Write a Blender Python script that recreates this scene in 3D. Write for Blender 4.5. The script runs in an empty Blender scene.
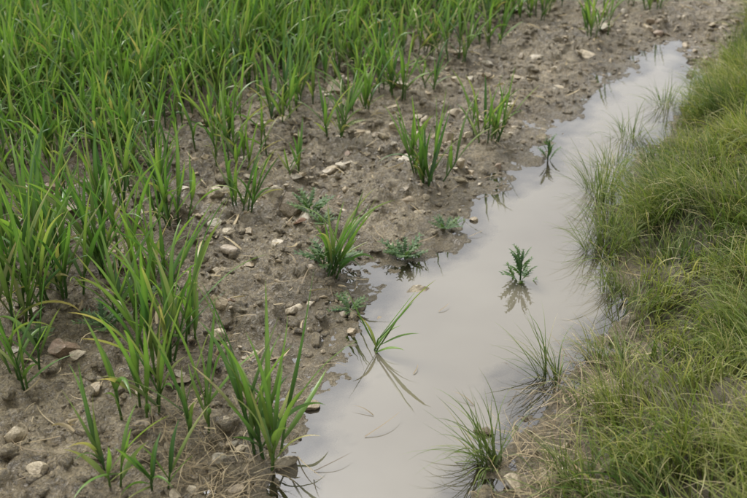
import bpy, bmesh, math
import numpy as np
rng = np.random.default_rng(7)
scene = bpy.context.scene

# ------------------------------------------------------------------ noise
TAB = rng.random((256, 256))
def vnoise(x, y, s=0):
    x = np.asarray(x, float) + s * 17.31; y = np.asarray(y, float) + s * 9.77
    xi = np.floor(x).astype(int); yi = np.floor(y).astype(int)
    fx = x - xi; fy = y - yi
    fx = fx * fx * (3 - 2 * fx); fy = fy * fy * (3 - 2 * fy)
    a = TAB[xi % 256, yi % 256]; b = TAB[(xi + 1) % 256, yi % 256]
    c = TAB[xi % 256, (yi + 1) % 256]; d = TAB[(xi + 1) % 256, (yi + 1) % 256]
    return (a * (1 - fx) + b * fx) * (1 - fy) + (c * (1 - fx) + d * fx) * fy
def fbm(x, y, f=1., o=4, s=0, g=0.5):
    r = 0; a = 1; n = 0
    for i in range(o):
        r = r + a * vnoise((x * .8 + y * .6) * f, (y * .8 - x * .6) * f, s + i * 3); n += a; a *= g; f *= 2.03
    return r / n
def sst(a, b, x):
    t = np.clip((x - a) / (b - a), 0, 1); return t * t * (3 - 2 * t)

# ------------------------------------------------------------------ plan of the place (metres)
PUD = np.array([(-.19,.5),(-.22,1.2),(-.215,1.695),(-.20,1.786),(-.18,1.89),(-.155,1.985),(-.13,2.043),(-.09,2.15),
 (-.07,2.237),(-.07,2.333),(-.03,2.434),(-.01,2.51),(-.04,2.6),(-.004,2.69),(.08,2.74),(.172,2.784),
 (.246,2.895),(.277,3.06),(.341,3.15),(.419,3.255),(.493,3.385),(.574,3.52),(.652,3.665),(.742,3.875),
 (.832,4.045),(.918,4.19),(1.0,4.36),(1.10,4.50),(1.26,4.74),(1.40,4.95),(1.50,5.0),(1.50,4.80),(1.45,4.60),(1.42,4.29),(1.24,3.99),
 (1.08,3.715),(.95,3.43),(.84,3.174),(.74,2.915),(.73,2.63),(.70,2.49),(.64,2.333),(.55,2.215),(.443,2.105),
 (.372,2.005),(.34,1.89),(.289,1.786),(.226,1.695),(.2,1.2),(.14,.5)])
def sdist(x, y):
    x = np.asarray(x, float); y = np.asarray(y, float)
    d = np.full(x.shape, 1e9); ins = np.zeros(x.shape, bool)
    n = len(PUD)
    for i in range(n):
        ax, ay = PUD[i]; bx, by = PUD[(i + 1) % n]
        ex, ey = bx - ax, by - ay
        t = np.clip(((x - ax) * ex + (y - ay) * ey) / (ex * ex + ey * ey), 0, 1)
        d = np.minimum(d, (x - ax - t * ex) ** 2 + (y - ay - t * ey) ** 2)
        c = ((ay > y) != (by > y)) & (x < (bx - ax) * (y - ay) / (by - ay + 1e-12) + ax)
        ins ^= c
    d = np.sqrt(d)
    return np.where(ins, -d, d)
BY = np.array([-50, .5, 1.695, 1.89, 2.04, 2.26, 2.51, 2.79, 3.06, 3.34, 3.82, 4.23, 4.7, 5.4, 6.5, 60])
BX = np.array([.32, .32, .44, .51, .58, .67, .71, .72, .80, .92, 1.17, 1.41, 1.64, 2.04, 2.6, 24])
CY = np.array([-50, 1., 2., 3.02, 3.61, 4.05, 4.7, 5.4, 6.5, 60])
CX = np.array([-1.2, -1.2, -1.08, -.93, -.60, -.20, .30, .84, 1.45, 22])
def bankd(x, y): return (x - np.interp(y, BY, BX)) * .85
def cropd(x, y): return (np.interp(y, CY, CX) - x) * .8
def height(x, y):
    x = np.asarray(x, float); y = np.asarray(y, float)
    s0 = sdist(x, y)
    s = s0 + (fbm(x, y, 8, 5, 1, .6) - .5) * .20
    far = np.clip(np.hypot(x, y - 3) / 12, 0, 1)
    out = .026 * sst(0, .30, s) + .05 * sst(.3, 1.6, s)
    lump = sst(.5, .72, fbm(x, y, 26, 3, 15, .6))
    cl = (fbm(x, y, 18, 4, 5, .7) - .45) * .060 + (np.abs(fbm(x, y, 7, 4, 9) - .5)) * .11 - .006 + lump * .012
    out = out + cl * (.32 + .68 * sst(0, .25, s)) * (1 - far)
    und = (fbm(x, y, 2.2, 2, 30) - .5) * .06 * sst(.1, .5, s)
    ins = -.035 * sst(0, .16, -s)
    h = np.where(s > 0, out + und, ins) + (fbm(x, y, 48, 2, 12) - .5) * .011 - .001
    b = bankd(x, y) + (fbm(x, y, 5, 3, 21) - .5) * .12
    hb = .11 * sst(0, .30, b) + .10 * sst(.2, 1.3, b) + (fbm(x, y, 4, 3, 25) - .5) * .12 * sst(0.05, .4, b)
    return h + hb
# ------------------------------------------------------------------ material helpers
def newmat(name):
    m = bpy.data.materials.new(name); m.use_nodes = True
    nt = m.node_tree; nt.nodes.clear()
    return m, nt
def N(nt, t, **kw):
    n = nt.nodes.new(t)
    for k, v in kw.items():
        if k.startswith('i_'): n.inputs[k[2:].replace('_', ' ')].default_value = v
        else: setattr(n, k, v)
    return n
def ramp(nt, pts, fac=None):
    n = nt.nodes.new('ShaderNodeValToRGB'); e = n.color_ramp.elements
    e[0].position, e[0].color = pts[0][0], (*pts[0][1], 1)
    e[1].position, e[1].color = pts[-1][0], (*pts[-1][1], 1)
    for p, c in pts[1:-1]:
        q = e.new(p); q.color = (*c, 1)
    if fac is not None: nt.links.new(fac, n.inputs[0])
    return n
def mixc(nt, f, a, b, bt='MIX'):
    n = nt.nodes.new('ShaderNodeMix'); n.data_type = 'RGBA'; n.blend_type = bt
    for sock, v in ((n.inputs[0], f), (n.inputs[6], a), (n.inputs[7], b)):
        if hasattr(v, 'links'): nt.links.new(v, sock)
        else: sock.default_value = v if isinstance(v, (int, float)) else (*v, 1)
    return n.outputs[2]
def mth(nt, op, a, b=0., clamp=False):
    n = nt.nodes.new('ShaderNodeMath'); n.operation = op; n.use_clamp = clamp
    for sock, v in ((n.inputs[0], a), (n.inputs[1], b)):
        if hasattr(v, 'links'): nt.links.new(v, sock)
        else: sock.default_value = v
    return n.outputs[0]
def noise(nt, vec, scale, detail=5, rough=.6):
    n = nt.nodes.new('ShaderNodeTexNoise'); n.inputs['Scale'].default_value = scale
    n.inputs['Detail'].default_value = detail; n.inputs['Roughness'].default_value = rough
    nt.links.new(vec, n.inputs['Vector']); return n.outputs['Fac']
def attr(nt, name):
    n = nt.nodes.new('ShaderNodeAttribute'); n.attribute_name = name
    s = nt.nodes.new('ShaderNodeSeparateColor'); nt.links.new(n.outputs['Color'], s.inputs[0])
    return s.outputs[0], s.outputs[1], s.outputs[2]

def soil_material(name, attrs=True):
    m, nt = newmat(name); L = nt.links
    out = N(nt, 'ShaderNodeOutputMaterial'); p = N(nt, 'ShaderNodeBsdfPrincipled')
    geo = N(nt, 'ShaderNodeNewGeometry'); P = geo.outputs['Position']
    n1 = noise(nt, P, 3.2, 6, .6); n2 = noise(nt, P, 28, 6, .7); n3 = noise(nt, P, 140, 4, .7)
    f = mth(nt, 'ADD', mth(nt, 'MULTIPLY', n1, .45), mth(nt, 'MULTIPLY', n2, .55))
    c = ramp(nt, [(.36, (.088, .067, .036)), (.45, (.165, .132, .077)), (.54, (.26, .215, .135)), (.64, (.37, .31, .21))], f).outputs[0]
    spk = ramp(nt, [(.38, (.42, .41, .40)), (.62, (1.35, 1.3, 1.2))], n3).outputs[0]
    c = mixc(nt, .8, c, spk, 'MULTIPLY')
    rough = mth(nt, 'ADD', mth(nt, 'MULTIPLY', mth(nt, 'SUBTRACT', n2, .35), 1.2), .14, True)
    if attrs:
        wet, green, humus = attr(nt, 'gdata')
        c = mixc(nt, mth(nt, 'MULTIPLY', wet, .5), c, (.120, .097, .060))
        rough = mth(nt, 'SUBTRACT', rough, mth(nt, 'MULTIPLY', wet, .26), True)
        rough = mth(nt, 'MAXIMUM', rough, .09)
        c = mixc(nt, mth(nt, 'MULTIPLY', humus, .8), c, (.050, .042, .020))
        gcol = ramp(nt, [(.3, (.035, .07, .015)), (.7, (.08, .14, .03))], n1).outputs[0]
        c = mixc(nt, green, c, gcol)
        rough = mth(nt, 'ADD', rough, mth(nt, 'MULTIPLY', humus, .4), True)
    L.new(c, p.inputs['Base Color']); L.new(rough, p.inputs['Roughness'])
    p.inputs['Specular IOR Level'].default_value = .7
    hsum = mth(nt, 'ADD', mth(nt, 'MULTIPLY', n2, 1.0), mth(nt, 'MULTIPLY', n3, .45))
    b = N(nt, 'ShaderNodeBump', i_Strength=1., i_Distance=.022)
    L.new(hsum, b.inputs['Height']); L.new(b.outputs[0], p.inputs['Normal'])
    L.new(p.outputs[0], out.inputs[0]); return m

def leaf_material(name, young, mid, old, dead, trans=.35, rough=.45, dark_base=.55, spec=.4):
    m, nt = newmat(name); L = nt.links
    out = N(nt, 'ShaderNodeOutputMaterial'); p = N(nt, 'ShaderNodeBsdfPrincipled')
    tr = N(nt, 'ShaderNodeBsdfTranslucent'); mx = N(nt, 'ShaderNodeMixShader', i_Fac=trans)
    r, t, d = attr(nt, 'leaf')
    c = ramp(nt, [(0, old), (.5, mid), (1, young)], r).outputs[0]
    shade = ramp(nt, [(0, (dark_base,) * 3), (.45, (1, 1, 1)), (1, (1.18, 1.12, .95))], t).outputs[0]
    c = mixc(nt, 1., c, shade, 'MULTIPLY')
    c = mixc(nt, d, c, dead)
    L.new(c, p.inputs['Base Color']); p.inputs['Roughness'].default_value = rough
    p.inputs['Specular IOR Level'].default_value = spec
    tc = mixc(nt, 1., c, (1.25, 1.35, .7), 'MULTIPLY'); L.new(tc, tr.inputs['Color'])
    L.new(p.outputs[0], mx.inputs[1]); L.new(tr.outputs[0], mx.inputs[2]); L.new(mx.outputs[0], out.inputs[0])
    return m

def stone_material(name):
    m, nt = newmat(name); L = nt.links
    out = N(nt, 'ShaderNodeOutputMaterial'); p = N(nt, 'ShaderNodeBsdfPrincipled')
    r, t, d = attr(nt, 'leaf')
    c = ramp(nt, [(0, (.12, .09, .055)), (.2, (.25, .195, .12)), (.45, (.37, .29, .18)), (.65, (.38, .32, .22)), (.8, (.49, .41, .28)), (.93, (.53, .48, .38)), (1, (.22, .115, .06))], r).outputs[0]
    geo = N(nt, 'ShaderNodeNewGeometry'); P = geo.outputs['Position']
    n1 = noise(nt, P, 38, 5, .7); n2 = noise(nt, P, 220, 3, .6)
    c = mixc(nt, ramp(nt, [(.47, (0, 0, 0)), (.6, (.8, .8, .8))], n1).outputs[0], c, (.185, .145, .088))
    c = mixc(nt, .6, c, ramp(nt, [(.3, (.5, .48, .45)), (.7, (1.3, 1.3, 1.28))], n2).outputs[0], 'MULTIPLY')
    L.new(c, p.inputs['Base Color']); p.inputs['Roughness'].default_value = .38
    b = N(nt, 'ShaderNodeBump', i_Strength=.7, i_Distance=.006)
    L.new(mth(nt, 'ADD', n1, mth(nt, 'MULTIPLY', n2, .4)), b.inputs['Height']); L.new(b.outputs[0], p.inputs['Normal'])
    L.new(p.outputs[0], out.inputs[0]); return m

M_soil = soil_material('wet_field_soil', True)
M_clod = soil_material('soil_clod', False)
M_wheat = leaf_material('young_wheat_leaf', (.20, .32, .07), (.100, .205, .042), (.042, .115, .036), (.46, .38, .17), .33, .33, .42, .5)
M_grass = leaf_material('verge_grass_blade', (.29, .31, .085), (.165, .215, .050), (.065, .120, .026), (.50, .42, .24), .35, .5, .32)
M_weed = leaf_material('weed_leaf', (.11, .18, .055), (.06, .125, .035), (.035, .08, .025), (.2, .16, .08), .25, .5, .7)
M_straw = leaf_material('dead_straw', (.46, .37, .22), (.30, .23, .13), (.13, .095, .055), (.3, .24, .15), .15, .6, .9)
M_stone = stone_material('muddy_flint')

# ------------------------------------------------------------------ mesh building
class Build:
    def __init__(s): s.v = []; s.f3 = []; s.f4 = []; s.d = []; s.n = 0
    def add(s, V, F, D):
        V = V.reshape(-1, 3); s.v.append(V); s.d.append(np.broadcast_to(D.reshape(-1, 3), V.shape))
        (s.f4 if F.shape[1] == 4 else s.f3).append(F + s.n); s.n += len(V)
    def obj(s, name, mat, origin=None, smooth=True):
        V = np.concatenate(s.v); D = np.concatenate(s.d)
        o0 = np.zeros(3) if origin is None else np.array(origin)
        V = V - o0
        me = bpy.data.meshes.new(name)
        f4 = np.concatenate(s.f4) if s.f4 else np.zeros((0, 4), int)
        f3 = np.concatenate(s.f3) if s.f3 else np.zeros((0, 3), int)
        loops = np.concatenate([f4.ravel(), f3.ravel()]).astype(np.int32)
        tot = np.concatenate([np.full(len(f4), 4), np.full(len(f3), 3)]).astype(np.int32)
        st = np.concatenate([[0], np.cumsum(tot)[:-1]]).astype(np.int32)
        me.vertices.add(len(V)); me.vertices.foreach_set('co', V.astype(np.float32).ravel())
        me.loops.add(len(loops)); me.loops.foreach_set('vertex_index', loops)
        me.polygons.add(len(tot)); me.polygons.foreach_set('loop_start', st)
        try: me.polygons.foreach_set('loop_total', tot)
        except Exception: pass
        me.polygons.foreach_set('use_smooth', np.full(len(tot), smooth))
        me.update(calc_edges=True)
        a = me.attributes.new('leaf', 'FLOAT_COLOR', 'POINT')
        a.data.foreach_set('color', np.concatenate([D, np.ones((len(D), 1))], 1).astype(np.float32).ravel())
        me.materials.append(mat)
        o = bpy.data.objects.new(name, me); o.location = o0
        scene.collection.objects.link(o); return o

def U(a, b, n): return rng.uniform(a, b, n)
def p_wheat(t): return np.minimum(1, .55 + t * 1.8) * np.clip(1 - t ** 2.6, 0, 1) + .02
def p_grass(t): return np.clip(1 - t ** 1.8, 0, 1) * .95 + .05
def p_weed(t):
    k = np.arange(len(t)); z = np.where(k % 2 == 0, 1., .42)
    return (.25 + .75 * np.sin(np.pi * np.clip(t * 1.02, 0, 1)) ** .7) * z * np.clip(1.05 - t ** 4, 0, 1)

def ribbons(B, P, az, th0, bend, L, W, K=8, prof=p_wheat, fold=.25, twist=0., azd=0., rnd=None, dead=None, pw=1.6):
    n = len(P); t = np.linspace(0, 1, K + 1)
    rnd = U(0, 1, n) if rnd is None else rnd
    dead = np.zeros(n) if dead is None else dead
    A = az[:, None] + np.broadcast_to(azd, (n,))[:, None] * t ** 1.5
    th = th0[:, None] + bend[:, None] * t ** pw
    T = np.stack([np.sin(th) * np.cos(A), np.sin(th) * np.sin(A), np.cos(th)], -1)
    seg = (L / K)[:, None, None] * (T[:, 1:] + T[:, :-1]) / 2
    C = np.concatenate([np.zeros((n, 1, 3)), np.cumsum(seg, 1)], 1) + P[:, None]
    S = np.stack([-np.sin(A), np.cos(A), np.zeros_like(A)], -1)
    Nn = np.cross(T, S)
    ph = (np.broadcast_to(twist, (n,))[:, None] * t)[..., None]
    S2 = S * np.cos(ph) + Nn * np.sin(ph); N2 = Nn * np.cos(ph) - S * np.sin(ph)
    w = (W[:, None] * prof(t)[None])[..., None] * .5
    if fold: V = np.stack([C - S2 * w - N2 * w * fold * 2, C, C + S2 * w - N2 * w * fold * 2], 2); m = 3
    else: V = np.stack([C - S2 * w, C + S2 * w], 2); m = 2
    idx = np.arange(n * (K + 1) * m).reshape(n, K + 1, m)
    F = np.stack([idx[:, :-1, :-1], idx[:, :-1, 1:], idx[:, 1:, 1:], idx[:, 1:, :-1]], -1).reshape(-1, 4)
    D = np.zeros((n, K + 1, m, 3)); D[..., 0] = rnd[:, None, None]; D[..., 1] = t[None, :, None]
    if m == 3: D[:, :, 1, 0] = np.clip(D[:, :, 1, 0] + .22, 0, 1)
    D[..., 2] = np.clip(dead[:, None, None] * (.25 + 1.5 * t[None, :, None] ** 2), 0, 1) * (dead[:, None, None] > 0)
    B.add(V, F, D)
    return C

def tubes(B, P0, P1, r0, r1, rnd, t0=.1, t1=.5, sides=5):
    n = len(P0); a = np.arange(sides) * 2 * np.pi / sides
    ring = np.stack([np.cos(a), np.sin(a), 0 * a], -1)
    V = np.stack([P0[:, None] + ring * np.reshape(r0, (-1, 1, 1)), P1[:, None] + ring * np.reshape(r1, (-1, 1, 1))], 1)
    idx = np.arange(n * 2 * sides).reshape(n, 2, sides); nx = np.roll(idx, -1, 2)
    F = np.stack([idx[:, 0], nx[:, 0], nx[:, 1], idx[:, 1]], -1).reshape(-1, 4)
    D = np.zeros((n, 2, sides, 3)); D[..., 0] = rnd[:, None, None]; D[:, 0, :, 1] = t0; D[:, 1, :, 1] = t1
    B.add(V, F, D)

def wheat_shoots(B, P, scale, lean_az=None, lean=None, nleaf=4, K=9, spread=1., wide=1., bendm=.75):
    """P: base of every tiller. Each tiller = sheathed stem plus several strap leaves."""
    n = len(P)
    if lean_az is None: lean_az = U(0, 2 * np.pi, n)
    if lean is None: lean = np.abs(rng.normal(0, .14, n))
    hs = U(.045, .10, n) * scale
    top = P + np.stack([np.sin(lean) * np.cos(lean_az), np.sin(lean) * np.sin(lean_az), np.cos(lean)], -1) * hs[:, None]
    r = U(0, 1, n)
    tubes(B, P - [0, 0, .01], top, .0032 * scale ** .5, .0024 * scale ** .5, r * .6 + .2)
    base = U(0, np.pi * 2, n)
    for k in range(nleaf):
        f = [1., .92, .6, .3, .12][k]
        Pk = P * (1 - f) + top * f
        if k == 0:
            az = lean_az + rng.normal(0, .5, n); th = lean + np.abs(rng.normal(.04, .07, n)); bd = np.abs(rng.normal(.3, .22, n)); Lk = U(.16, .28, n)
        else:
            az = base + k * np.pi + rng.normal(0, .5, n)
            th = np.abs(rng.normal(.30 + .07 * k, .14, n)) * spread; bd = np.abs(rng.normal((.7 + .2 * k) * bendm, .5 * bendm, n)) * spread
            bd = np.where(rng.random(n) < .10, bd + 1.1, bd); Lk = U(.14, .28, n) * [1, 1, .88, .62, .5][k]
            th = th + lean * np.cos(az - lean_az) * .6
        dead = np.where(rng.random(n) < [.0, .04, .12, .33, .4][k], U(.4, 1, n), 0)
        tip = (rng.random(n) < .25) & (dead == 0); dead = np.where(tip, U(.1, .4, n), dead)
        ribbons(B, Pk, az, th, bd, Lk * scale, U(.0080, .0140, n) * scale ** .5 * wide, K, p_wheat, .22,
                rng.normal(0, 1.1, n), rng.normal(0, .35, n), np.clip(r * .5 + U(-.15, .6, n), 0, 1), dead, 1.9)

# ------------------------------------------------------------------ ground (one sheet to the horizon)
def axis(lo, hi, st, far):
    mid = list(np.arange(lo, hi, st)); a = []; d = st; x = lo
    while x > -far: d *= 1.22; x -= d; a.append(x)
    b = []; d = st; x = mid[-1]
    while x < far: d *= 1.22; x += d; b.append(x)
    return np.array(a[::-1] + mid + b)
gx = axis(-1.9, 2.4, .0075, 260); gy = axis(1.2, 6.2, .0095, 260)
X, Y = np.meshgrid(gx, gy, indexing='xy')
H = height(X.ravel(), Y.ravel())
xx, yy = X.ravel(), Y.ravel()
B = Build()
idx = np.arange(X.size).reshape(X.shape)
F = np.stack([idx[:-1, :-1], idx[:-1, 1:], idx[1:, 1:], idx[1:, :-1]], -1).reshape(-1, 4)
sdv = sdist(xx, yy)
wet = np.clip(1 - sst(.0, .20, sdv + (fbm(xx, yy, 6, 3, 40) - .5) * .3) + sst(.5, .65, fbm(xx, yy, 3, 3, 44)) * .7, 0, 1)
wet = np.clip(wet + (1 - sst(.0, .03, H)) * .4, 0, 1)
bd_ = bankd(xx, yy); humus = sst(-.05, .12, bd_)
cd_ = cropd(xx, yy)
humus = np.maximum(humus, .3 * sst(.1, .7, cd_))
green = np.clip(sst(2.5, 5., np.hypot(xx - .3, yy - 3.5)) * (sst(.1, .5, bd_) + sst(.3, .8, cd_)), 0, 1)
B.add(np.stack([xx, yy, H], -1), F, np.stack([wet, green, humus], -1))
g = B.obj('muddy_ground', M_soil)
g.data.attributes['leaf'].name = 'gdata'

# ------------------------------------------------------------------ water
wx = np.arange(-.6, 1.9, .015); wy = np.arange(.3, 5.4, .015)
X, Y = np.meshgrid(wx, wy); x1, y1 = X.ravel(), Y.ravel()
hw = height(x1, y1)
idx = np.arange(X.size).reshape(X.shape)
F = np.stack([idx[:-1, :-1], idx[:-1, 1:], idx[1:, 1:], idx[1:, :-1]], -1).reshape(-1, 4)
keep = (sdist(x1, y1) < .22)[F].all(1)
B = Build(); B.add(np.stack([x1, y1, 0 * x1], -1), F[keep], np.stack([np.clip(-hw / .03, 0, 1), 0 * x1, 0 * x1], -1))
m, nt = newmat('muddy_water'); L = nt.links
out = N(nt, 'ShaderNodeOutputMaterial')
d_, _, _ = attr(nt, 'leaf')
geo = N(nt, 'ShaderNodeNewGeometry')
nb = noise(nt, geo.outputs['Position'], 2.2, 3, .5)
dif = N(nt, 'ShaderNodeBsdfDiffuse')
L.new(ramp(nt, [(.3, (.130, .112, .080)), (.7, (.175, .155, .115))], nb).outputs[0], dif.inputs['Color'])
tra = N(nt, 'ShaderNodeBsdfTransparent', i_Color=(.8, .74, .62, 1))
body = N(nt, 'ShaderNodeMixShader'); L.new(ramp(nt, [(0, (.0,) * 3), (.45, (.5,) * 3), (.98, (.95,) * 3)], d_).outputs[0], body.inputs[0])
L.new(tra.outputs[0], body.inputs[1]); L.new(dif.outputs[0], body.inputs[2])
fr = N(nt, 'ShaderNodeFresnel', i_IOR=2.0)
gl = N(nt, 'ShaderNodeBsdfGlossy', i_Roughness=.01); gl.inputs['Color'].default_value = (1, 1, 1, 1)
bp = N(nt, 'ShaderNodeBump', i_Strength=.05, i_Distance=.01)
L.new(noise(nt, geo.outputs['Position'], 14, 2, .4), bp.inputs['Height'])
L.new(bp.outputs[0], gl.inputs['Normal']); L.new(bp.outputs[0], fr.inputs['Normal'])
fin = N(nt, 'ShaderNodeMixShader'); L.new(fr.outputs[0], fin.inputs[0]); L.new(body.outputs[0], fin.inputs[1]); L.new(gl.outputs[0], fin.inputs[2])
L.new(fin.outputs[0], out.inputs[0])
B.obj('puddle_water', m)

# ------------------------------------------------------------------ stones & clods
def ico(sub):
    bm = bmesh.new(); bmesh.ops.create_icosphere(bm, subdivisions=sub, radius=1)
    V = np.array([v.co[:] for v in bm.verts]); F = np.array([[v.index for v in f.verts] for f in bm.faces]); bm.free(); return V, F
def rock_templates(sub, n, cuts, soft, lo=.3):
    V0, F0 = ico(sub); o = []
    for i in range(n):
        V = V0.copy()
        for k in range(cuts):
            nn = rng.normal(size=3); nn /= np.linalg.norm(nn); dd = rng.uniform(lo, .75)
            V = V - nn * np.maximum(0, V @ nn - dd)[:, None] * .97
        V = V * (1 + (vnoise(V0[:, 0] * 2 + i * 5, V0[:, 1] * 2 + V0[:, 2] * 3, i) - .5) * soft)[:, None]
        o.append(V / np.abs(V).max() * 1.05)
    return o, F0
def rocks(B, P, size, T, F0, flat=(.4, .8), rnd=None):
    n = len(P); rnd = U(0, 1, n) if rnd is None else rnd
    for i in range(n):
        V = T[rng.integers(len(T))] * [1, rng.uniform(.5, 1), rng.uniform(*flat)]
        a, b = rng.uniform(0, 6.28), rng.normal(0, .4)
        R1 = np.array([[1, 0, 0], [0, math.cos(b), -math.sin(b)], [0, math.sin(b), math.cos(b)]])
        R2 = np.array([[math.cos(a), -math.sin(a), 0], [math.sin(a), math.cos(a), 0], [0, 0, 1]])
        B.add(V @ R1.T @ R2.T * size[i] + P[i], F0, np.array([rnd[i], .5, 0]))
T3, F3 = rock_templates(3, 18, 9, .18); T2, F2 = rock_templates(2, 18, 6, .5, .45)

def scatter(n, xr, yr, fn):
    x = U(*xr, n); y = U(*yr, n); k = rng.random(n) < fn(x, y); return x[k], y[k]
def strip(x, y):
    s = sdist(x, y); b = bankd(x, y); c = cropd(x, y)
    return sst(-.04, .06, s) * (1 - sst(-.06, .08, b)) * (1 - .7 * sst(0, .5, c))
x, y = scatter(8000, (-1.9, 2.3), (1.25, 6.6), lambda x, y: strip(x, y) * (.2 + .8 * sst(.42, .6, fbm(x, y, 2.5, 3, 60))) * (.45 + .55 * sst(2.0, 4.2, y)))
sz = np.clip(np.exp(rng.normal(math.log(.0105), .62, len(x))), .003, .042)
B = Build(); big = sz > .012
P = np.stack([x, y, height(x, y) + sz * .10], -1)
rocks(B, P[big], sz[big], T3, F3, (.28, .65), U(.15, 1, big.sum())); rocks(B, P[~big], sz[~big], T2, F2, rnd=U(0, .7, (~big).sum()))
B.obj('flint_gravel', M_stone, smooth=False)
print('gravel', len(x))
x, y = scatter(22000, (-1.9, 2.3), (1.25, 6.6), lambda x, y: strip(x, y) * (.35 + .65 * sst(.4, .6, fbm(x, y, 4, 3, 70))))
sz = np.clip(np.exp(rng.normal(math.log(.008), .6, len(x))), .003, .032)
B = Build(); rocks(B, np.stack([x, y, height(x, y) - sz * .05], -1), sz, T2, F2, (.5, .8))
B.obj('soil_clods', M_clod)

for (x, y, s, c, fl) in [(-.274, 3.06, .056, .1, .8), (.133, 2.57, .050, .72, .3), (-.66, 2.02, .032, .5, .7), (-.775, 2.16, .044, .985, .6),
        (-.71, 1.72, .030, .78, .6), (-.80, 1.86, .034, .8, .7), (-.82, 2.08, .026, .5, .6), (-.285, 2.79, .032, .9, .5), (-.23, 2.43, .038, .85, .4),
        (-.33, 3.12, .034, .85, .6), (.26, 1.93, .034, .05, .6), (.03, 3.62, .036, .75, .6), (-.62, 3.1, .026, .9, .6), (-.66, 2.95, .034, .6, .5),
        (.08, 3.95, .036, .8, .5), (.36, 4.25, .042, .75, .5), (.75, 4.6, .048, .85, .4), (.62, 4.35, .04, .7, .5), (.30, 1.72, .036, .7, .5), (.33, 3.02, .024, .5, .4),
        (-.74, 2.55, .030, .5, .6), (-.9, 2.35, .028, .85, .5), (-.15, 3.35, .038, .6, .6), (-.38, 2.85, .028, .5, .6), (1.15, 5.1, .05, .85, .4), (.9, 4.9, .042, .9, .5),
        (-.10, 3.05, .03, .8, .5), (.12, 3.45, .034, .9, .5), (-.45, 2.6, .028, .78, .5), (-.52, 3.08, .034, .82, .5), (.2, 3.75, .036, .6, .5), (.05, 2.80, .026, .6, .5),
        (.02, 2.42, .024, .5, .4), (-.08, 2.5, .028, .7, .4), (.3, 3.28, .034, .8, .4), (.5, 3.7, .034, .7, .4), (-.4, 2.25, .026, .8, .5), (-.55, 2.02, .024, .75, .5),
        (.55, 4.0, .036, .85, .4), (.15, 3.05, .026, .85, .4), (.8, 4.3, .036, .8, .4), (1.0, 4.7, .04, .8, .4)]:
    B = Build(); z = max(float(height(np.array([x]), np.array([y]))[0]), -.01) + s * fl * .25
    rocks(B, np.array([[x, y, z]]), [s], T3, F3, (fl, fl + .05), np.array([c]))
    B.obj('flint_stone', M_stone, (x, y, z), smooth=False)

# ------------------------------------------------------------------ wheat
rowdir = np.array([.40, .917]); rown = np.array([-.917, .40])
def crop_points(n, xr, yr, dens):
    x, y = scatter(n, xr, yr, lambda x, y: dens(x, y))
    q = x * rown[0] + y * rown[1]; q2 = np.round(q / .125) * .125 + rng.normal(0, .022, len(x))
    x = x + (q2 - q) * rown[0]; y = y + (q2 - q) * rown[1]
    return np.stack([x, y, height(x, y)], -1)
dn = lambda x, y: sst(-.15, .5, cropd(x, y) + (fbm(x, y, 2.5, 3, 80) - .5) * .5)
B = Build()
P = crop_points(9800, (-2.6, 2.), (1.6, 6.8), dn)
sc = U(.8, 1.2, len(P)) * (.82 + .36 * sst(0, .9, cropd(P[:, 0], P[:, 1])))
for lo, hi in ((0, .93), (.93, 1.08), (1.08, 1.2), (1.2, 9)):
    k = (sc >= lo) & (sc < hi)
    if k.any(): wheat_shoots(B, P[k], float(sc[k].mean()), nleaf=4, K=6, wide=1.)
print('shoots', len(P))
B.obj('wheat_crop', M_wheat)
B = Build()
P = crop_points(10000, (-7, 6.), (6.6, 14), dn); P2 = crop_points(4500, (-5, -2.5), (.5, 6.8), dn)
wheat_shoots(B, np.concatenate([P, P2]), 1.05, nleaf=3, K=4, wide=1.4)
B.obj('distant_wheat_crop', M_wheat)

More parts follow.
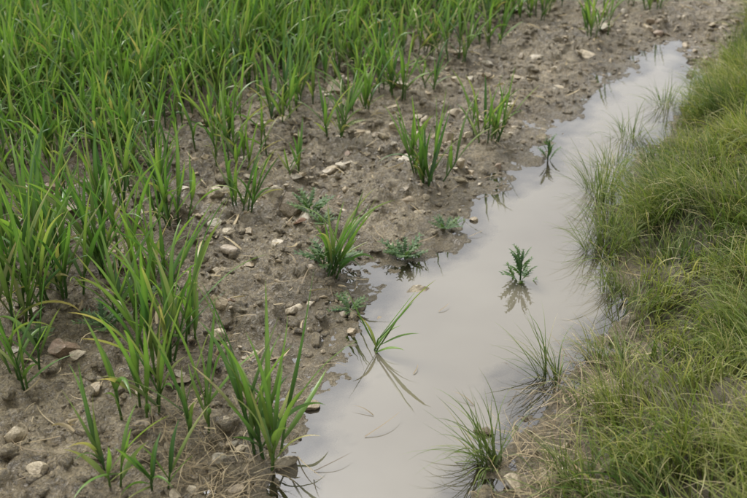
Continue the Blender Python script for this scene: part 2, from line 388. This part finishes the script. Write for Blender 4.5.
def wheat_plant(x, y, n, scale, spread=1., r=.03, lean_az=None, lean=.1):
    a = U(0, 6.28, n); rr = r * np.sqrt(U(0, 1, n))
    px = x + rr * np.cos(a); py = y + rr * np.sin(a); P = np.stack([px, py, height(px, py)], -1)
    la = a if lean_az is None else np.full(n, lean_az) + rng.normal(0, .4, n)
    B = Build(); wheat_shoots(B, P, scale, la, np.abs(rng.normal(lean, .12, n)), 4, 12, spread, bendm=.55)
    B.obj('wheat_plant', M_wheat, (x, y, float(P[:, 2].min())))
PL = [(-.23,1.80,8,1.25,1.,.045,None,.22),(.0,2.26,2,.85,1.,.01,.3,.5),(-.14,2.63,6,.92,.9,.03,.3,.3),(.197,3.30,10,.98,.95,.06,None,.25),
 (.424,3.665,9,.9,1,.06,None,.2),(-.54,1.93,5,1.1,1,.05,None,.15),(-.517,2.12,7,1.3,.8,.04,None,.12),(-.83,2.04,5,1.05,1,.05,None,.2),
 (-.94,2.31,11,1.35,.9,.07,None,.15),(-.84,2.42,9,1.25,1,.06,None,.2),(-.713,2.57,9,1.3,.9,.06,None,.15),(-.434,3.02,6,.85,1.1,.04,None,.25),
 (-.57,3.6,7,1.,1,.05,None,.2),(-.163,3.61,6,.9,1,.05,None,.2),(-.273,3.30,3,.6,1,.03,None,.2),(-.07,3.88,7,.95,1,.05,None,.2),
 (.11,4.05,7,.95,1,.06,None,.2),(.365,4.49,7,1.,1,.07,None,.2),(.67,5.2,8,1.05,1,.08,None,.2),(1.08,5.03,8,1.,1,.08,None,.2),
 (-.566,1.73,4,.75,1.2,.05,None,.3),(-.47,1.70,3,.7,1.1,.04,None,.3),(-.50,2.27,5,1.1,1,.04,None,.15),(-.39,1.88,4,.95,1,.04,None,.2),
 (-.72,3.05,7,1.05,1,.06,None,.2),(-.62,2.85,6,1.,1.1,.05,None,.25),(-.9,2.75,9,1.25,1,.08,None,.15),(-1.05,2.1,8,1.1,1,.08,None,.15),(-.5,3.35,6,.95,1.1,.06,None,.2),
 (-.36,3.75,6,.95,1,.06,None,.2),(.05,4.35,6,.95,1,.06,None,.2),(.24,4.15,3,.7,1,.05,None,.2),(.55,4.75,5,.9,1,.06,None,.2),(.85,5.35,7,1,1,.08,None,.2),
 (-1.0,1.85,6,1.1,1,.06,None,.15),(-.66,2.33,5,1.,1.,.05,None,.2),(1.35,5.6,7,1,1,.08,None,.2),(-.6,2.5,5,1.1,1,.04,None,.15),(-.98,2.55,9,1.25,1,.07,None,.15),
 (-.8,2.9,8,1.15,1,.07,None,.2),(-.3,3.95,8,1.05,1,.07,None,.2),(-.78,3.3,8,1.1,1,.07,None,.2),(.2,4.6,8,1.,1,.07,None,.2),(.45,5.0,8,1.,1,.07,None,.2),
 (1.5,5.45,6,.95,1,.07,None,.2),(.95,5.6,8,1.,1,.08,None,.2)]
for p in PL: wheat_plant(*p)

# ------------------------------------------------------------------ verge grass on the bank
def verge(n, xr, yr, name, K, wmul=1., lmul=1.):
    x, y = scatter(n, xr, yr, lambda x, y: sst(-.05, .08, bankd(x, y) + (fbm(x, y, 9, 2, 90) - .5) * .16) * (.25 + .75 * sst(.36, .54, fbm(x, y, 10, 2, 91))))
    n = len(x); P = np.stack([x, y, height(x, y) - .003], -1)
    # blades gather into tufts that lean outwards, and the whole sward leans to the ditch
    cl = fbm(x, y, 7, 2, 95); cl2 = fbm(x, y, 7, 2, 97); tall = sst(.35, .65, fbm(x, y, 5, 2, 99))
    az = np.arctan2((cl2 - .5) * 7 - .35, (cl - .5) * 7 - 1.0) + rng.normal(0, .8, n)
    L_ = U(.06, .19, n) * (.7 + .65 * tall) * lmul
    th = np.abs(rng.normal(.35, .25, n)); bd = np.abs(rng.normal(1.1, .5, n))
    bk = bankd(x, y)
    colr = np.clip((fbm(x, y, 4.5, 3, 101) - .5) * 1.8 + .34 + .32 * sst(.0, .5, bk) + rng.normal(0, .22, n), 0, 1)
    dead = np.where(rng.random(n) < .16, U(.5, 1, n), 0); dead = np.where((dead == 0) & (rng.random(n) < .25), .25, dead)
    W = U(.0016, .0036, n); W = np.where(rng.random(n) < .06, W * 1.7, W)
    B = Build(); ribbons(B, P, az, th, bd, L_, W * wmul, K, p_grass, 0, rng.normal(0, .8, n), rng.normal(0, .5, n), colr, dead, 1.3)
    print(name, n); return B.obj(name, M_grass)
verge(165000, (.3, 2.9), (1.15, 5.6), 'verge_grass', 5)
verge(40000, (.8, 9.0), (5.6, 13), 'distant_verge_grass', 3, 2.2, 1.2)

def tuft(x, y, n, L0, L1, r, w=(.0015, .003), th=.45, bend=1.1, col=(.1, .6), dead=.1, name='grass_tuft', az0=None, azs=1.):
    a = U(0, 6.28, n); rr = r * np.sqrt(U(0, 1, n)); px = x + rr * np.cos(a); py = y + rr * np.sin(a)
    P = np.stack([px, py, height(px, py) - .002], -1)
    az = a + rng.normal(0, .5, n) if az0 is None else az0 + rng.normal(0, azs, n)
    B = Build(); ribbons(B, P, az, np.abs(rng.normal(th, .25, n)), np.abs(rng.normal(bend, .35, n)), U(L0, L1, n), U(*w, n), 8, p_grass, 0,
        rng.normal(0, .5, n), rng.normal(0, .4, n), U(*col, n), np.where(rng.random(n) < dead, U(.3, 1, n), 0), 1.4)
    B.obj(name, M_grass, (x, y, float(P[:, 2].min())))
tuft(.26, 1.80, 80, .08, .23, .03, (.0018, .004), th=.7, bend=.9, col=(.1, .55), az0=2.9, azs=1.)
tuft(.44, 2.13, 50, .10, .22, .03, (.0018, .004), th=.5, bend=.9, col=(.1, .5), az0=2.6, azs=.9)
tuft(.78, 3.22, 150, .10, .26, .05, th=.3, bend=.7)
tuft(.71, 2.80, 150, .10, .21, .06, th=.5, bend=1.)
tuft(.75, 2.98, 110, .10, .2, .05); tuft(.69, 2.55, 80, .08, .17, .05, az0=3., azs=1.2); tuft(.86, 3.42, 100, .1, .2, .05)
tuft(.40, 1.72, 60, .08, .17, .05, az0=2.8, dead=.4); tuft(.52, 1.95, 80, .08, .17, .06, az0=2.8, dead=.3); tuft(.60, 2.2, 80, .08, .16, .06, az0=2.8, dead=.3)
tuft(1.0, 3.75, 90, .1, .2, .05); tuft(1.22, 4.1, 90, .1, .2, .05)
for k in range(18):
    yy_ = rng.uniform(1.6, 5.0); xx_ = float(np.interp(yy_, BY, BX)) + rng.uniform(.06, .55)
    tuft(xx_, yy_, 120, .11, .24, .06, (.0018, .0042), th=.35, bend=1.1, col=(.1, .6) if k % 2 else (.4, 1.), dead=.15, az0=3.4, azs=1.3)

# ------------------------------------------------------------------ broad-leaved weeds
def weed(x, y, n, L0, L1, upright=.6, stem=0., w=.3):
    z = float(height(np.array([x]), np.array([y]))[0]); B = Build()
    a = np.arange(n) * 2.4 + U(-.3, .3, n); hh = np.linspace(0, stem, n)
    P = np.stack([x + .006 * np.cos(a), y + .006 * np.sin(a), z + hh], -1); Lf = U(L0, L1, n) * (1 - .45 * np.linspace(0, 1, n) * (stem > 0))
    if stem: tubes(B, np.array([[x, y, z - .01]]), np.array([[x, y, z + stem]]), .003, .002, np.array([.3]))
    C = ribbons(B, P, a, np.abs(rng.normal(upright, .2, n)), np.abs(rng.normal(.8, .25, n)), Lf, Lf * w, 15, p_weed, .2, rng.normal(0, .3, n), rng.normal(0, .3, n))
    for k in range(4):   # side lobes springing from the midrib
        Q = C[:, 4 + 3 * k]
        for sgn in (-1, 1):
            ribbons(B, Q, a + sgn * .9, np.full(n, 1.15), np.full(n, .4), Lf * (.34 - .05 * k), Lf * .10, 5, p_weed, .1)
    B.obj('thistle_weed', M_weed, (x, y, z))
for q in [(.095,2.76,14,.07,.115,.7,0.02),(-.065,2.46,9,.04,.07,.8,0.),(.428,2.63,15,.06,.10,.5,.12),(.64,3.52,9,.05,.08,.4,.07),(-.145,2.66,14,.06,.11,.7,.05),
          (-.205,3.0,12,.06,.11,.7,.04),(.227,2.94,9,.05,.07,.9,0.),(-.70,2.28,12,.05,.10,.7,0.03),(-.10,2.72,10,.06,.09,.6,.04),(-.62,2.40,9,.05,.08,.8,0.),(.25,2.68,5,.025,.04,.9,0.),
          (-.16,2.9,9,.05,.08,.7,.02),(-.85,2.2,9,.05,.08,.7,.02)]:
    weed(*q)

# ------------------------------------------------------------------ dead straw and leaf litter
x, y = scatter(4800, (-1.6, 2.2), (1.3, 6.), lambda x, y: sst(.0, .1, sdist(x, y)) * (1 - .5 * sst(.1, .3, bankd(x, y))) * .6)
B = Build(); n = len(x)
ribbons(B, np.stack([x, y, height(x, y) + .007], -1), U(0, 6.28, n), rng.normal(1.45, .12, n), rng.normal(.1, .2, n), U(.02, .09, n), U(.0014, .005, n), 4, p_grass, 0, 0., rng.normal(0, .8, n))
x, y = scatter(900, (-1.5, 2.), (1.5, 5.5), lambda x, y: sst(.0, .08, sdist(x, y)) * (1 - sst(.0, .2, bankd(x, y))) * .5); n = len(x)
ribbons(B, np.stack([x, y, height(x, y) + .010], -1), U(0, 6.28, n), rng.normal(1.35, .2, n), rng.normal(.35, .3, n), U(.03, .09, n), U(.005, .011, n), 6, p_wheat, .3, rng.normal(0, 1.5, n), rng.normal(0, 1.2, n), rnd=U(.4, 1, n))
for cx, cy, m_ in ((-.36, 1.80, 110), (-.30, 1.72, 80), (.38, 1.85, 90), (.47, 2.05, 80), (-.45, 1.9, 50), (.36, 1.68, 90), (.56, 2.2, 60)):
    px = cx + rng.normal(0, .05, m_); py = cy + rng.normal(0, .05, m_)
    ribbons(B, np.stack([px, py, height(px, py) + .008], -1), U(0, 6.28, m_), rng.normal(1.25, .2, m_), rng.normal(.35, .2, m_), U(.03, .14, m_), U(.001, .0028, m_), 6, p_grass, 0, 0., rng.normal(0, .9, m_))
# bits of stalk lying in the water
for (sx, sy, a0, l0) in ((-.13, 1.78, .3, .10), (-.02, 1.9, .5, .12), (.0, 1.98, 2.4, .06), (.18, 2.45, .6, .05), (.1, 2.15, 1.0, .04), (.3, 2.9, .3, .06), (-.17, 1.83, -1.2, .12), (.24, 2.02, 2.2, .07)):
    ribbons(B, np.array([[sx, sy, .002]]), np.array([a0]), np.array([1.25]), np.array([.5]), np.array([l0]), np.array([.003]), 7, p_grass, 0, 0., np.array([.6]))
B.obj('straw_litter', M_straw)

# ------------------------------------------------------------------ light
w = bpy.data.worlds.new('World'); scene.world = w; w.use_nodes = True; nt = w.node_tree
bg = nt.nodes['Background']; sky = nt.nodes.new('ShaderNodeTexSky'); sky.sky_type = 'NISHITA'; sky.sun_disc = False
EL, ROT = math.radians(52), math.radians(-35)
sky.sun_elevation = EL; sky.sun_rotation = ROT; sky.dust_density = 4; sky.air_density = 1.0
hs = nt.nodes.new('ShaderNodeHueSaturation'); hs.inputs['Saturation'].default_value = .12; hs.inputs['Value'].default_value = 1.85
nt.links.new(sky.outputs[0], hs.inputs['Color']); nt.links.new(hs.outputs[0], bg.inputs[0]); bg.inputs[1].default_value = .15
sd = bpy.data.lights.new('sun', 'SUN'); sd.energy = 1.5; sd.angle = math.radians(20); sd.color = (1, .98, .94)
so = bpy.data.objects.new('sun', sd); scene.collection.objects.link(so)
from mathutils import Vector
dirv = Vector((math.sin(ROT) * math.cos(EL), math.cos(ROT) * math.cos(EL), math.sin(EL)))
so.rotation_euler = dirv.to_track_quat('Z', 'Y').to_euler()

# ------------------------------------------------------------------ camera
cd = bpy.data.cameras.new('camera'); co = bpy.data.objects.new('camera', cd); scene.collection.objects.link(co)
co.location = (0, 0, 1.5); co.rotation_euler = (math.radians(90 - 28), 0, 0)
cd.sensor_width = 36; cd.lens = 50; cd.clip_start = .05; cd.clip_end = 600
cd.dof.use_dof = True; cd.dof.focus_distance = 2.7; cd.dof.aperture_fstop = 5.
scene.camera = co
scene.view_settings.view_transform = 'Standard'; scene.view_settings.look = 'None'; scene.view_settings.exposure = 0
